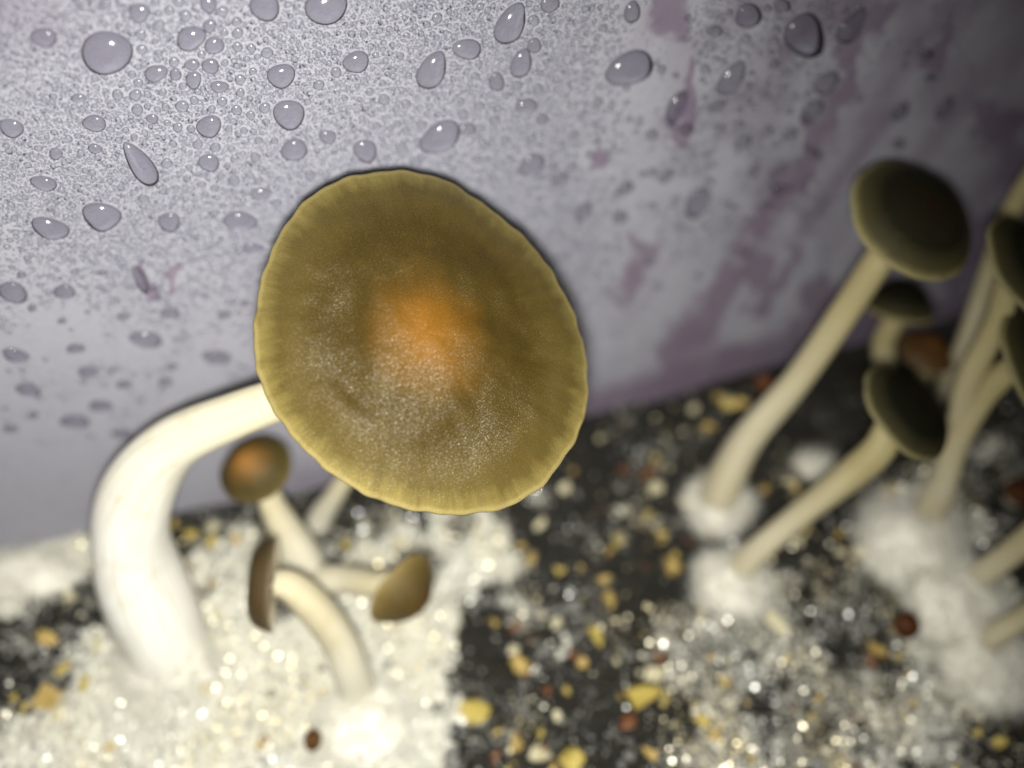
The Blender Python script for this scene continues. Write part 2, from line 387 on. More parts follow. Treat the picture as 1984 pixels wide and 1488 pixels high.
# mica-like glint flakes, added for sparkle: thin plates at all tilts, some catching the flash
p, x, y = soil_pixels(38000, y0=760)
keep = RNG.random(len(p)) < np.clip(myc_field(x, y) * (0.85 - 0.15 * (x < 900)) + 0.025 + 0.15 * (x > 1250) * (y > 1150), 0, 1)
p, x = p[keep], x[keep]; n = len(p)
nn = np.stack([RNG.normal(0, .45, n), RNG.normal(-.15, .45, n), np.ones(n)], -1); nn /= np.linalg.norm(nn, axis=1)[:, None]
t1 = np.cross(nn, RNG.normal(0, 1, (n, 3))); t1 /= np.linalg.norm(t1, axis=1)[:, None]; t2 = np.cross(nn, t1)
fr_ = RNG.uniform(0.015, 0.038, n)
V = [p + ZU * 0.05 + nn * q + (t1 * math.cos(a_) + t2 * math.sin(a_)) * fr_[:, None] for q in (0.0, 0.008) for a_ in (0.1, 1.4, 2.2, 3.3, 4.6)]
V = np.stack(V, 1); f = np.array([[5, 6, 7, 8, 9]]); f2 = np.array([[k, (k + 1) % 5, 5 + (k + 1) % 5, 5 + k] for k in range(5)])
off = (np.arange(n) * 10)[:, None, None]
F = (f[None] + off).reshape(-1, 5).tolist() + (f2[None] + off).reshape(-1, 4).tolist()
m_ = Mat('wet_glint'); M_GLINT = m_.done(m_.bsdf(Base_Color=m_.ramp(m_.noise(60, detail=1), [(.4, (.80, .80, .74)), (.6, (.84, .72, .42))]), Metallic=0.6, Roughness=0.36))
tag(link_mesh('glint_flakes', V.reshape(-1, 3), F, M_GLINT, soil, smooth=False), kind='stuff')

def grain_mesh(i):
    rr = random.Random(100 + i); bm = bmesh.new()
    for _ in range(13):
        v = Vector((rr.gauss(0, 1), rr.gauss(0, 1), rr.gauss(0, 1))).normalized() * rr.uniform(0.75, 1.1)
        bm.verts.new((v.x * U, v.y * 0.8 * U, v.z * 0.7 * U))
    res = bmesh.ops.convex_hull(bm, input=list(bm.verts))
    bmesh.ops.delete(bm, geom=[g for g in res['geom_interior'] if isinstance(g, bmesh.types.BMVert)], context='VERTS')
    me = bpy.data.meshes.new('vermiculite_grain'); bm.to_mesh(me); bm.free(); return me
GM = []
for i in range(15):
    me = grain_mesh(i); me.materials.append(M_GRAIN[i % 5]); GM.append(me)
GRAINS = [(1240, 1350, 48, 0), (1270, 1310, 36, 2), (1150, 1235, 34, 0), (1010, 1290, 30, 1), (998, 1262, 20, 2), (920, 1378, 36, 0), (1092, 943, 20, 2), (1300, 1098, 34, 1),
          (1180, 1160, 18, 1), (1262, 925, 28, 3), (1272, 952, 24, 2), (1212, 915, 20, 3), (92, 1238, 30, 1), (95, 1352, 44, 1), (118, 1380, 24, 2), (122, 1298, 24, 0), (140, 1160, 22, 2),
          (170, 1325, 24, 0), (1345, 795, 18, 2), (1390, 770, 18, 1), (1415, 785, 22, 0), (1370, 830, 18, 1), (1480, 752, 30, 3), (1050, 1458, 30, 2), (1112, 1476, 36, 0), (1000, 1440, 24, 1),
          (1330, 975, 20, 2), (1503, 1205, 28, 2), (1080, 1205, 16, 2), (1112, 1175, 22, 4), (1000, 1215, 18, 3), (1215, 1400, 26, 3), (1260, 1460, 22, 1), (1360, 1400, 26, 0), (1385, 1425, 22, 1),
          (965, 1465, 20, 3), (870, 1480, 26, 4), (1435, 1000, 18, 0), (1255, 1000, 16, 0), (1480, 950, 16, 1), (1530, 935, 20, 2), (1830, 1160, 18, 4), (1700, 1260, 24, 1), (1660, 1070, 22, 2), (60, 1050, 20, 2),
          (1180, 1070, 18, 1), (410, 1050, 16, 0), (460, 1045, 16, 1), (420, 1190, 18, 2), (505, 1445, 18, 1), (190, 1245, 22, 2), (1950, 1010, 20, 4), (1110, 1270, 16, 3), (1060, 1340, 20, 3), (1090, 1390, 18, 4)]
def put_grain(x, y, rp, ci):
    P_ = soil_at(x, y)
    if (P_ @ WN - WD) < 0.12: return
    rc = rp / F_PX * float((P_ - CAM) @ FWD)
    o = bpy.data.objects.new('vermiculite_grain', GM[ci + 5 * random.randrange(3)]); COL.objects.link(o)
    o.parent = soil; o.location = (P_ + ZU * rc * 0.15) * U
    o.scale = (rc * random.uniform(.8, 1.1), rc * random.uniform(.75, 1.1), rc * random.uniform(.7, 1.0))
    o.rotation_euler = (random.uniform(-.5, .5), random.uniform(-.5, .5), random.uniform(0, 6.28))
for g in GRAINS: put_grain(*g)
cnt = len(GRAINS); gx, gy = RNG.uniform(-20, 2000, 6000), RNG.uniform(700, 1500, 6000)
gm = myc_field(gx, gy)
for x, y, m_ in zip(gx, gy, gm):
    if cnt >= 298: break
    w = (0.9 if y > 1020 else 0.45) if m_ < 0.3 else (0.6 if x > 1250 else 0.12)
    if y < 1030 - 0.27 * x + 40 or random.random() > w * 0.5: continue
    put_grain(x, y, random.uniform(7, 15) * random.choice([1, 1, 1.4]), random.choice([0, 0, 1, 1, 2, 3, 4, 4])); cnt += 1

# ------------------------------------------------------------------ mushrooms
def catmull(P, n):
    P = np.asarray(P, float); Q = np.vstack([2 * P[0] - P[1], P, 2 * P[-1] - P[-2]]); out = []
    m = len(P) - 1
    for i in range(m):
        p0, p1, p2, p3 = Q[i:i + 4]
        for t in np.linspace(0, 1, n, endpoint=(i == m - 1)):
            out.append(0.5 * ((2 * p1) + (-p0 + p2) * t + (2 * p0 - 5 * p1 + 4 * p2 - p3) * t * t + (-p0 + 3 * p1 - 3 * p2 + p3) * t ** 3))
    return np.array(out)
def add_stem(parent, origin, pts, radii, mat, n=9, seg=28, seed=1):
    """swept tube from the foot to the cap; pts are world points, radii in cm"""
    C = catmull(np.hstack([np.asarray(pts), np.asarray(radii)[:, None]]), n)
    R = C[:, 3]; C = C[:, :3]; T = np.gradient(C, axis=0); T /= np.linalg.norm(T, axis=1)[:, None]
    ref = np.array([0.3, -0.9, 0.2]); L = np.concatenate([[0], np.cumsum(np.linalg.norm(np.diff(C, axis=0), axis=1))])
    V, al, fl = [], [], []
    th = np.linspace(0, 2 * np.pi, seg, endpoint=False); r = np.random.default_rng(seed); ph = r.uniform(0, 6.28, 4)
    for i in range(len(C)):
        ref = ref - T[i] * (ref @ T[i]); ref /= np.linalg.norm(ref); b = np.cross(T[i], ref)
        wob = 1 + 0.035 * np.sin(3 * th + ph[0] + L[i]) + 0.025 * np.sin(2 * th + ph[1] - 2 * L[i]) + 0.03 * np.sin(1.7 * L[i] + ph[2])
        V.append(C[i] + (R[i] * wob)[:, None] * (np.cos(th)[:, None] * ref + np.sin(th)[:, None] * b))
        al.append(np.full(seg, L[i] / L[-1])); fl.append(np.stack([np.cos(th) * 1.9, np.sin(th) * 1.9, np.full(seg, L[i] * 0.12 + seed)], -1))
    V = np.concatenate(V); m = len(C)
    idx = np.arange(m * seg).reshape(m, seg); nx = np.roll(idx, -1, 1)
    F = np.stack([idx[:-1], nx[:-1], nx[1:], idx[1:]], -1).reshape(-1, 4).tolist()
    F += [list(idx[0][::-1]), list(idx[-1])]
    return link_mesh('stem', V - origin, F, mat, parent, attrs={'along': np.concatenate(al), 'flow': np.concatenate(fl)})
def cam_vec(a):
    v = RGT * a[0] + UPV * a[1] - FWD * a[2]; return v / np.linalg.norm(v)
def add_cap(parent, origin, centre, nrm, R, H, mat, power=2.2, umbo=0.0, radius_fn=None, nr=18, na=56, ripple=0.0, wave=0.02, curl=0.10, gills=60, seed=1, drop=0.0):
    """cap: dome over a rim, rolled edge, hollow underside with gills"""
    n = nrm / np.linalg.norm(nrm)
    e1 = RGT - n * (RGT @ n)
    if np.linalg.norm(e1) < 0.2: e1 = UPV - n * (UPV @ n)
    e1 /= np.linalg.norm(e1); e2 = np.cross(n, e1)
    r_ = np.random.default_rng(seed); ph = r_.uniform(0, 6.28, 6)
    th = np.linspace(0, 2 * np.pi, na, endpoint=False)
    rf = radius_fn(th) if radius_fn else R * (1 + 0.018 * np.sin(2 * th + ph[0]) + 0.014 * np.sin(3 * th + ph[1]) + 0.008 * np.sin(7 * th + ph[2]))
    rf = rf * (1 + 0.0035 * np.sin(23 * th + ph[4]) + 0.003 * np.sin(41 * th + ph[5]))
    ed = wave * R * (np.sin(3 * th + ph[3]) + 0.6 * np.sin(5 * th + ph[1]))
    V, rad, pol = [], [], []
    def put(q, z, rv):
        V.append(centre + (q * rf)[:, None] * (np.cos(th)[:, None] * e1 + np.sin(th)[:, None] * e2) + z[:, None] * n)
        rad.append(np.full(na, rv)); pol.append(np.stack([np.cos(th) * 1.6, np.sin(th) * 1.6, np.full(na, rv * 0.35)], -1))
    qs = np.linspace(0, 1, nr + 1)[1:]; qs = qs ** 0.9
    for q in qs:
        z = H * (1 - q ** power) + umbo * math.exp(-(q / 0.22) ** 2) + ed * q ** 3
        if ripple:
            z = z + ripple * (np.sin(11.0 * q + 0.9 * np.sin(th + ph[2]) + ph[0]) * (0.55 + 0.45 * np.sin(2 * th + ph[3])) * math.sin(math.pi * q) ** 0.7)
            z = z + ripple * 0.5 * np.sin(5 * th + 9 * q + ph[1]) * math.sin(math.pi * min(1, q)) ** 1.2
            fade = math.sin(math.pi * min(1, q)) ** 0.8
            z = z + np.array([ripple * fade * (1.5 * noise.noise(Vector((q * 3.2 * math.cos(a_), q * 3.2 * math.sin(a_), seed))) + 0.5 * noise.noise(Vector((q * 9 * math.cos(a_), q * 9 * math.sin(a_), seed)))) for a_ in th])
            z = z - 1.6 * ripple * np.exp(-((q - 0.56) / 0.085) ** 2) * np.exp(-((((th - 3.75) + math.pi) % (2 * math.pi) - math.pi) / 0.6) ** 2)
            z = z - 1.1 * ripple * np.exp(-((q - 0.42) / 0.10) ** 2) * np.exp(-((((th - 2.95) + math.pi) % (2 * math.pi) - math.pi) / 0.35) ** 2)
        put(q, z, q)
    edge = 0.045 * R
    put(1.004, ed - edge * 0.5, 1.0); put(0.99, ed - edge, 1.0)
    m = len(V); Vt = np.concatenate(V + [np.array([centre + n * (H + umbo)])])
    idx = np.arange(m * na).reshape(m, na); nx = np.roll(idx, -1, 1)
    F = np.stack([idx[:-1], idx[1:], nx[1:], nx[:-1]], -1).reshape(-1, 4).tolist()
    apex = m * na
    F += [[apex, a_, b_] for a_, b_ in zip(idx[0], nx[0])]
    cap = link_mesh('cap', Vt - origin, F, mat, parent, attrs={'rad': np.concatenate(rad + [[0.0]]), 'polar': np.concatenate(pol + [np.zeros((1, 3))])})
    # underside: shallow dish, gill plates standing off it
    V2 = []; prof = [(0.99, -edge), (0.9, -edge * 0.6), (0.6, 0.30 * H * 0.7 - edge), (0.1, 0.5 * H * 0.7 - edge)]
    base = lambda q, zz: centre + (q * rf)[:, None] * (np.cos(th)[:, None] * e1 + np.sin(th)[:, None] * e2) + (zz + ed * q ** 3)[:, None] * n
    for q, zz in prof: V2.append(base(q, np.full(na, zz)))
    idx = np.arange(4 * na).reshape(4, na); nx = np.roll(idx, -1, 1)
    F2 = np.stack([idx[:-1], idx[1:], nx[1:], nx[:-1]], -1).reshape(-1, 4).tolist() + [list(idx[-1])]
    V2 = np.concatenate(V2); G = []; FG = []
    for j in range(gills):
        k_ = int(j * na / gills); a_ = th[k_]; dirv = math.cos(a_) * e1 + math.sin(a_) * e2
        zs = [(0.14, 0.42 * H * .7 - edge), (0.6, 0.24 * H * .7 - edge), (0.97, -edge * 0.9)]
        dp = [0.07 * R, 0.12 * R, 0.012 * R]; b0 = len(V2) + len(G)
        for (q, zz), dd in zip(zs, dp):
            w = np.cross(n, dirv) * 0.006 * R
            pt = centre + dirv * q * rf[k_] + n * (zz + ed[k_] * q ** 3)
            G += [pt + n * 0.02 * R - w, pt - n * dd, pt + n * 0.02 * R + w]
        for s in range(2):
            o_ = b0 + 3 * s
            FG += [[o_, o_ + 1, o_ + 4, o_ + 3], [o_ + 1, o_ + 2, o_ + 5, o_ + 4]]
    V2 = np.concatenate([V2, np.array(G)]) if G else V2
    tag(link_mesh('gills', V2 - origin, F2 + FG, M_GILL, cap, smooth=False), kind='stuff')
    return cap
def mushroom(name, label, group=None, foot=None):
    e = bpy.data.objects.new(name, None); e.empty_display_size = 0.5 * U; COL.objects.link(e); e.location = np.asarray(foot) * U
    return tag(e, label, 'mushroom', group)
def lerp_path(spec, foot):
    """spec: [(px, py, depth)] from low to high, foot is a world point"""
    return [foot - ZU * 0.35] + [at(*q) for q in spec]

# the big one ------------------------------------------------------
OUT = [(497, 600), (507, 540), (530, 478), (575, 405), (640, 357), (720, 337), (800, 333), (870, 350), (950, 402), (1030, 472), (1085, 556), (1125, 650), (1139, 740),
       (1131, 815), (1092, 888), (1050, 943), (990, 980), (900, 995), (820, 990), (740, 970), (650, 922), (580, 858), (530, 792), (500, 722), (492, 655)]
APX, APY, TD = 806, 676, 10.5
n_big = cam_vec((0.30, 0.24, 1.0))
c_big = at(APX, APY, TD)
pa, pr = [], []
_e1 = RGT - n_big * (RGT @ n_big); _e1 /= np.linalg.norm(_e1); _e2 = np.cross(n_big, _e1)
for q in OUT:
    d_ = ray(*q); hit = CAM + d_ * (((c_big - CAM) @ n_big) / (d_ @ n_big)) - c_big
    pa.append(math.atan2(hit @ _e2, hit @ _e1)); pr.append(np.linalg.norm(hit))
o_ = np.argsort(pa); pa = np.array(pa)[o_]; pr = np.array(pr)[o_]
def big_radius(th):
    fine = np.linspace(0, 2 * np.pi, 720, endpoint=False)
    v = np.interp((fine + np.pi) % (2 * np.pi) - np.pi, np.concatenate([pa - 2 * np.pi, pa, pa + 2 * np.pi]), np.tile(pr, 3))
    kx = np.exp(-np.linspace(-2, 2, 31) ** 2); kx /= kx.sum()
    v = np.convolve(np.concatenate([v[-15:], v, v[:15]]), kx, 'valid')
    return np.interp(th % (2 * np.pi), np.append(fine, 2 * np.pi), np.append(v, v[0]))
foot = soil_at(322, 1275)
root = mushroom('mushroom', 'largest mushroom, broad olive cap with orange centre on thick curved cream stem', foot=foot)
Rb = float(pr.mean())
add_cap(root, foot, c_big, n_big, Rb, 0.66, M_CAP_BIG, power=2.2, umbo=0.09, radius_fn=big_radius, nr=64, na=240, ripple=0.042, wave=0.014, gills=110, seed=5)
px_r = lambda w, t: w / F_PX * t / 2
path = [foot - ZU * 0.4, at(318, 1240, 14.8), at(262, 1090, 14.0), at(258, 975, 13.2), at(330, 865, 12.5), at(470, 800, 11.9), at(640, 745, 11.4), at(780, 690, 10.8), c_big + n_big * 0.18]
rad = [px_r(150, 15.2), px_r(158, 14.8), px_r(152, 14.0), px_r(140, 13.2), px_r(108, 12.4), px_r(88, 11.9), 0.31, 0.31, 0.34]
add_stem(root, foot, path, rad, M_STEM_BIG, n=10, seg=48, seed=3)

def small(label, foot_px, spec, widths, cap_c, n_cam, R, H, mat, stem_mat, name='mushroom', group=None, power=2.2, na=56, gills=48, wave=0.015, umbo=0.0, seed=1, foot=None):
    ft = soil_at(*foot_px) if foot is None else foot
    e = mushroom(name, label, group, ft)
    c = at(*cap_c); nn = cam_vec(n_cam); Rc = R / F_PX * cap_c[2]; Hc = H / F_PX * cap_c[2]
    add_cap(e, ft, c, nn, Rc, Hc, mat, power=power, na=na, gills=gills, wave=wave, umbo=umbo, seed=seed)
    pts = lerp_path(spec, ft) + [c - nn * Rc * 0.30, c + nn * Hc * 0.35]
    tf = float((ft - CAM) @ FWD)
    ts = [tf] + [q[2] for q in spec] + [cap_c[2], cap_c[2]]
    rr = [w * (0.76 if stem_mat is M_STEM_TAN else 0.84) / F_PX * t / 2 for w, t in zip(widths, ts)]
    add_stem(e, ft, pts, rr, stem_mat, seed=seed + 3)
    return e
L_GROUP = None
small('small round mushroom with orange-topped brown cap, tucked beneath the curve of the thick stem', (592, 1130), [(588, 1090, 15.5), (556, 1030, 15.0), (528, 980, 14.7)], [84, 96, 72, 58, 52, 44],
      (495, 908, 14.3), (-0.12, 0.42, 0.9), 70, 52, M_CAP_SMALL, M_STEM, power=2.0, seed=11)
small('small mushroom with brown cap seen edge-on and stem arching down to the white mycelium tuft', (695, 1350), [(682, 1300, 14.3), (655, 1235, 13.9), (604, 1172, 13.5)], [90, 88, 86, 80, 66, 48],
      (528, 1134, 13.2), (-1.0, 0.04, 0.20), 88, 42, M_CAP_UMBER, M_STEM, power=7.0, seed=12)
small('small mushroom with tilted brown cap, its stem lying sideways beside the wet patch', (600, 1150), [(625, 1128, 15.2), (680, 1124, 14.8), (735, 1132, 14.3)], [60, 66, 68, 66, 58, 44],
      (780, 1142, 14.0), (0.74, -0.48, 0.50), 78, 56, M_CAP_BROWN, M_STEM, power=2.1, seed=13)
small('slim pale stem by the wall foot, its cap hidden under the largest cap', (606, 1022), [(622, 1000, 16.6), (650, 958, 16.0)], [60, 56, 44, 40, 34],
      (690, 890, 15.3), (0.2, 0.6, 0.75), 38, 26, M_CAP_BROWN, M_STEM, seed=14)
small('tall mushroom with round blackish olive cap and long stem slanting in front of the wall', (1392, 985), [(1400, 945, 16.4), (1448, 850, 15.8), (1545, 735, 15.2), (1640, 600, 14.4), (1700, 510, 13.8)], [120, 104, 82, 72, 74, 78, 70, 52],
      (1768, 424, 13.2), (0.20, 0.34, 0.9), 131, 56, M_CAP_DARK, M_STEM_TAN, seed=15)
small('blackish bell-shaped mushroom in the clump, on a short upright stem behind the slanting one', (1718, 790), [(1715, 735, 17.4), (1711, 665, 16.8)], [62, 58, 56, 52, 44],
      (1740, 598, 16.2), (0.05, 0.85, 0.50), 64, 56, M_CAP_BLACK, M_STEM_TAN, power=2.4, seed=16)
small('blackish oval-capped mushroom whose leaning stem ends in a round white tuft', (1420, 1130), [(1448, 1088, 15.5), (1530, 1015, 15.0), (1640, 925, 14.4), (1700, 872, 14.0)], [96, 66, 68, 76, 76, 66, 50],
      (1756, 798, 13.6), (0.42, 0.50, 0.75), 103, 44, M_CAP_BLACK, M_STEM_TAN, power=2.6, seed=17)
small('small reddish brown cap at the back of the clump near the wall foot', (1790, 740), [(1792, 722, 17.6)], [34, 32, 30, 26],
      (1797, 680, 17.2), (0.05, 0.55, 0.80), 53, 26, M_CAP_RED, M_STEM_TAN, seed=18)
small('near-black cap in the clump, upper of two overlapping ones, with pale left rim', (1790, 1010), [(1806, 965, 15.9), (1850, 850, 15.2), (1876, 740, 14.4), (1930, 630, 13.8)], [70, 62, 58, 58, 62, 60, 50],
      (1996, 522, 13.0), (0.42, 0.33, 0.80), 116, 48, M_CAP_BLACK, M_STEM_TAN, seed=19)
small('near-black cap in the clump, lower of two overlapping ones', (1800, 1020), [(1818, 965, 15.8), (1852, 860, 15.1), (1905, 765, 14.5), (1960, 715, 14.0)], [66, 62, 64, 68, 62, 56, 48],
      (2012, 706, 13.6), (0.50, 0.25, 0.75), 122, 50, M_CAP_BLACK, M_STEM_TAN, seed=20)
small('slim tan stem rising beside the wall behind the near-black caps', (1835, 760), [(1862, 690, 17.0), (1905, 560, 16.2), (1962, 405, 15.2)], [52, 50, 48, 50, 48, 40],
      (2060, 270, 14.4), (0.3, 0.5, 0.8), 80, 40, M_CAP_DARK, M_STEM_TAN, seed=21)
small('tan stem leaning out of the white mycelium ridge, just above a second leaning stem', (1868, 1150), [(1895, 1118, 15.3), (1955, 1075, 14.8), (2020, 1020, 14.3)], [74, 66, 64, 64, 60, 48],
      (2110, 950, 13.8), (0.6, 0.35, 0.7), 90, 44, M_CAP_DARK, M_STEM_TAN, seed=22)
small('lower tan stem leaning out of the foot of the white mycelium ridge', (1890, 1262), [(1920, 1236, 14.7), (1980, 1200, 14.3), (2040, 1160, 13.8)], [70, 60, 58, 58, 54, 44],
      (2120, 1110, 13.3), (0.6, 0.35, 0.7), 84, 40, M_CAP_DARK, M_STEM_TAN, seed=23)
def pin(label, px, py, rp, mat, n_cam=(0.05, 0.45, 0.9), up=0.25, seed=1):
    ft = soil_at(px, py + rp * 0.6); t = float((ft - CAM) @ FWD) - up
    small(label, (px, py + rp * 0.6), [], [rp * 1.3, rp * 1.1, rp * 0.25], (px, py, t), n_cam, rp, rp * 0.75, mat, M_STEM, name='mushroom_pin', power=2.0, na=28, gills=16, seed=seed, group='mushroom pinheads')
pin('tiny rust-brown mushroom pinhead at the foot of the white tuft below the arching stem', 606, 1434, 20, M_CAP_RED, n_cam=(-0.3, 0.3, 0.9), up=0.5, seed=31)
pin('tiny round dark maroon mushroom pinhead against the white mycelium ridge', 1757, 1212, 25, M_CAP_DARKRED, n_cam=(0.0, 0.15, 1.0), up=1.3, seed=32)
pin('tiny dark red mushroom pinhead on dark substrate right of the ridge', 1972, 955, 28, M_CAP_DARKRED, up=0.4, seed=33)

# ------------------------------------------------------------------ mycelium: fuzzy tufts and loose threads
def threads(P0, Dr, Ln, w, bend=0.5):
    """each thread: a three-sided tapering hair of two lengths"""
    n = len(P0); B = RNG.normal(0, 1, (n, 3)); B -= Dr * (B * Dr).sum(1)[:, None]; B /= np.linalg.norm(B, axis=1)[:, None] + 1e-9
    Cc = np.cross(Dr, B); V = []
    for k, (s, tp) in enumerate([(0, 1.0), (0.5, 0.8), (1.0, 0.25)]):
        c = P0 + Dr * (Ln * s)[:, None] + B * (Ln * bend * s * s)[:, None]
        for a_ in (0, 2.094, 4.189):
            V.append(c + (B * math.cos(a_) + Cc * math.sin(a_)) * (w * tp)[:, None])
    V = np.stack(V, 1)
    f = np.array([[3 * k + j, 3 * k + (j + 1) % 3, 3 * k + 3 + (j + 1) % 3, 3 * k + 3 + j] for k in range(2) for j in range(3)])
    F = (f[None] + (np.arange(n) * 9)[:, None, None]).reshape(-1, 4)
    return V.reshape(-1, 3), F
def tuft(label, centre, r3, n_hair, seed, lean=(0, 0, 0)):
    bm = bmesh.new(); bmesh.ops.create_icosphere(bm, subdivisions=4, radius=1.0)
    v = np.array([q.co[:] for q in bm.verts]); f = np.array([[q.index for q in p_.verts] for p_ in bm.faces]); bm.free()
    nv = np.array([0.16 * noise.noise(Vector(q * 2.2) + Vector((seed, 0, 0))) + 0.05 * noise.noise(Vector(q * 6) + Vector((0, seed, 0))) + 0.05 * noise.noise(Vector(q * 15)) for q in v])
    w = v * (0.80 + nv)[:, None] * np.array(r3) + np.maximum(v[:, 2:3], 0) * np.array(lean)
    e = bpy.data.objects.new('mycelium_tuft', None); COL.objects.link(e); e.location = centre * U; e.empty_display_size = 0.3 * U
    tag(e, label, 'mycelium')
    link_mesh('mound', w, f, M_MYC, e)
    n_hair *= 2; k_ = RNG.integers(0, len(v), n_hair); d_ = v[k_] + RNG.normal(0, 0.5, (n_hair, 3)); d_ /= np.linalg.norm(d_, axis=1)[:, None]
    ok = v[k_, 2] > -0.45
    hv, hf = threads(w[k_][ok], d_[ok], RNG.uniform(0.08, 0.36, ok.sum()), RNG.uniform(0.003, 0.007, ok.sum()), 0.8)
    tag(link_mesh('fuzz', hv, hf, M_HAIR, e), kind='stuff')
def tuft_px(label, x, y, wpx, hpx, n_hair, seed, height=None, lean=(0, 0, 0)):
    c = soil_at(x, y); t = float((c - CAM) @ FWD); a = wpx / F_PX * t / 2; b = hpx / F_PX * t / 2
    tuft(label, c - ZU * 0.05, (a, b, height or 0.8 * min(a, b)), n_hair, seed, lean)
tuft_px('bulky white mycelium tuft around the foot of the arching small stem', 705, 1410, 215, 190, 2600, 1.0, height=0.62)
tuft_px('white fuzz collar around the foot of the thickest stem', 322, 1290, 225, 130, 2200, 2.0, height=0.55)
tuft_px('round white tuft at the foot of the leaning oval-capped mushroom', 1416, 1140, 165, 150, 2600, 3.0, height=0.7)
tuft_px('white fuzz at the foot of the tall slanting stem', 1390, 985, 130, 125, 2200, 4.0, height=0.75)
tuft_px('tall white mycelium ridge, upper lump below the clump of stems', 1760, 1068, 230, 230, 3400, 5.0, height=1.0)
tuft_px('tall white mycelium ridge, middle lump beside the dark maroon pinhead', 1838, 1180, 225, 230, 3400, 6.0, height=1.05)
tuft_px('tall white mycelium ridge, lowest lump', 1892, 1290, 215, 220, 3200, 7.0, height=0.95)
tuft_px('low white fuzz at the shared foot of the small cluster', 600, 1140, 120, 60, 1000, 8.0, height=0.3)
tuft_px('pale fuzz bank along the wall foot beside the thickest stem', 45, 1120, 260, 110, 2000, 9.0, height=0.55)
tuft_px('thin grey fuzz at the wall foot under the dark-capped clump', 1575, 905, 80, 50, 700, 10.0, height=0.25)
p, x, y = soil_pixels(52000)
keep = RNG.random(len(p)) < np.where((x > 1230) & (x < 1700), 0.4, 1.0) * np.clip(1.1 * myc_field(x, y) + 0.4 * (vnoise(x, y, 55, 55, 41) - 0.55), 0, 1)
p = p[keep]; d_ = RNG.normal(0, 1, (len(p), 3)); d_[:, 2] = np.abs(d_[:, 2]) * 0.35; d_ /= np.linalg.norm(d_, axis=1)[:, None]
hv, hf = threads(p + ZU * 0.02, d_, RNG.uniform(0.08, 0.4, len(p)), RNG.uniform(0.003, 0.008, len(p)), 0.5)
tag(link_mesh('mycelium_threads', hv, hf, M_HAIR, soil), kind='stuff')

# wet beads on the ground beside the largest cap: squat drops, shaped flat and turned to mirror the flash into view
for (x, y, rp, lab) in [(694, 992, 12, 'upper of two bright water beads on wet substrate by the slim pale stem'), (703, 1026, 13, 'lower of two bright water beads on wet substrate by the slim pale stem'),
                        (799, 1000, 12, 'bright water bead peeping out right below the margin of the largest cap'), (805, 1032, 10, 'small bright water bead between the largest cap and the tilted brown cap'),
                        (128, 1168, 9, 'bright water bead on pale substrate left of the thickest stem'), (106, 1164, 8, 'fainter water bead on pale substrate left of the thickest stem')]:
    c = soil_at(x, y); t = float((c - CAM) @ FWD); r0 = rp / F_PX * t
    hv = (CAM - c) / np.linalg.norm(CAM - c) + (LPOS - c) / np.linalg.norm(LPOS - c); hv /= np.linalg.norm(hv)
    b1 = np.cross(hv, SD); b1 /= np.linalg.norm(b1); b2 = np.cross(hv, b1)
    th = np.linspace(0, 2 * np.pi, 24, endpoint=False); V = []; qs = [1.0, 0.98, 0.92, 0.8, 0.5, 0.2]
    for q in qs: V += [(b1 * math.cos(a_) + b2 * math.sin(a_)) * r0 * q + hv * (r0 * 0.5 * max(0, 1 - q ** 4) ** 0.6) - ZU * 0.02 for a_ in th]
    V.append(hv * r0 * 0.5 - ZU * 0.02); idx = np.arange(6 * 24).reshape(6, 24); nx = np.roll(idx, -1, 1)
    F = np.stack([idx[:-1], nx[:-1], nx[1:], idx[1:]], -1).reshape(-1, 4).tolist() + [[a_, b_, 144] for a_, b_ in zip(idx[-1], nx[-1])]
    V = np.array(V); f0 = F[-1]
    if np.cross(V[f0[1]] - V[f0[0]], V[f0[2]] - V[f0[0]]) @ hv < 0: F = [f_[::-1] for f_ in F]
    o = link_mesh('water_bead', V, F, M_BEAD); o.location = c * U
    tag(o, lab, 'water drop', 'water beads on the substrate')

# ------------------------------------------------------------------ water on the wall
CELL = 0.02
OS, OZ = int((S1 - S0) / CELL) + 2, int((Z1 + 1) / CELL) + 2
occ = np.zeros((OS, OZ), bool)
def mark(s, z, r):
    i0, i1 = int((s - r - S0) / CELL), int((s + r - S0) / CELL) + 1; j0, j1 = int((z - r + 1) / CELL), int((z + r + 1) / CELL) + 1
    i0, j0 = max(i0, 0), max(j0, 0)
    I, J = np.meshgrid(np.arange(i0, min(i1, OS - 1) + 1), np.arange(j0, min(j1, OZ - 1) + 1), indexing='ij')
    m_ = ((I * CELL + S0 - s) ** 2 + (J * CELL - 1 - z) ** 2) <= r * r
    occ[I[m_], J[m_]] = True
def is_free(s, z, r):
    for a_ in (0, 1.05, 2.1, 3.14, 4.19, 5.24):
        if occ[int((s + r * math.cos(a_) - S0) / CELL), int((z + r * math.sin(a_) + 1) / CELL)]: return False
    return not occ[int((s - S0) / CELL), int((z + 1) / CELL)]
DN = [0]; DROPS = []
GEN_LABEL = 'small rounded water droplet on the fogged lavender wall'
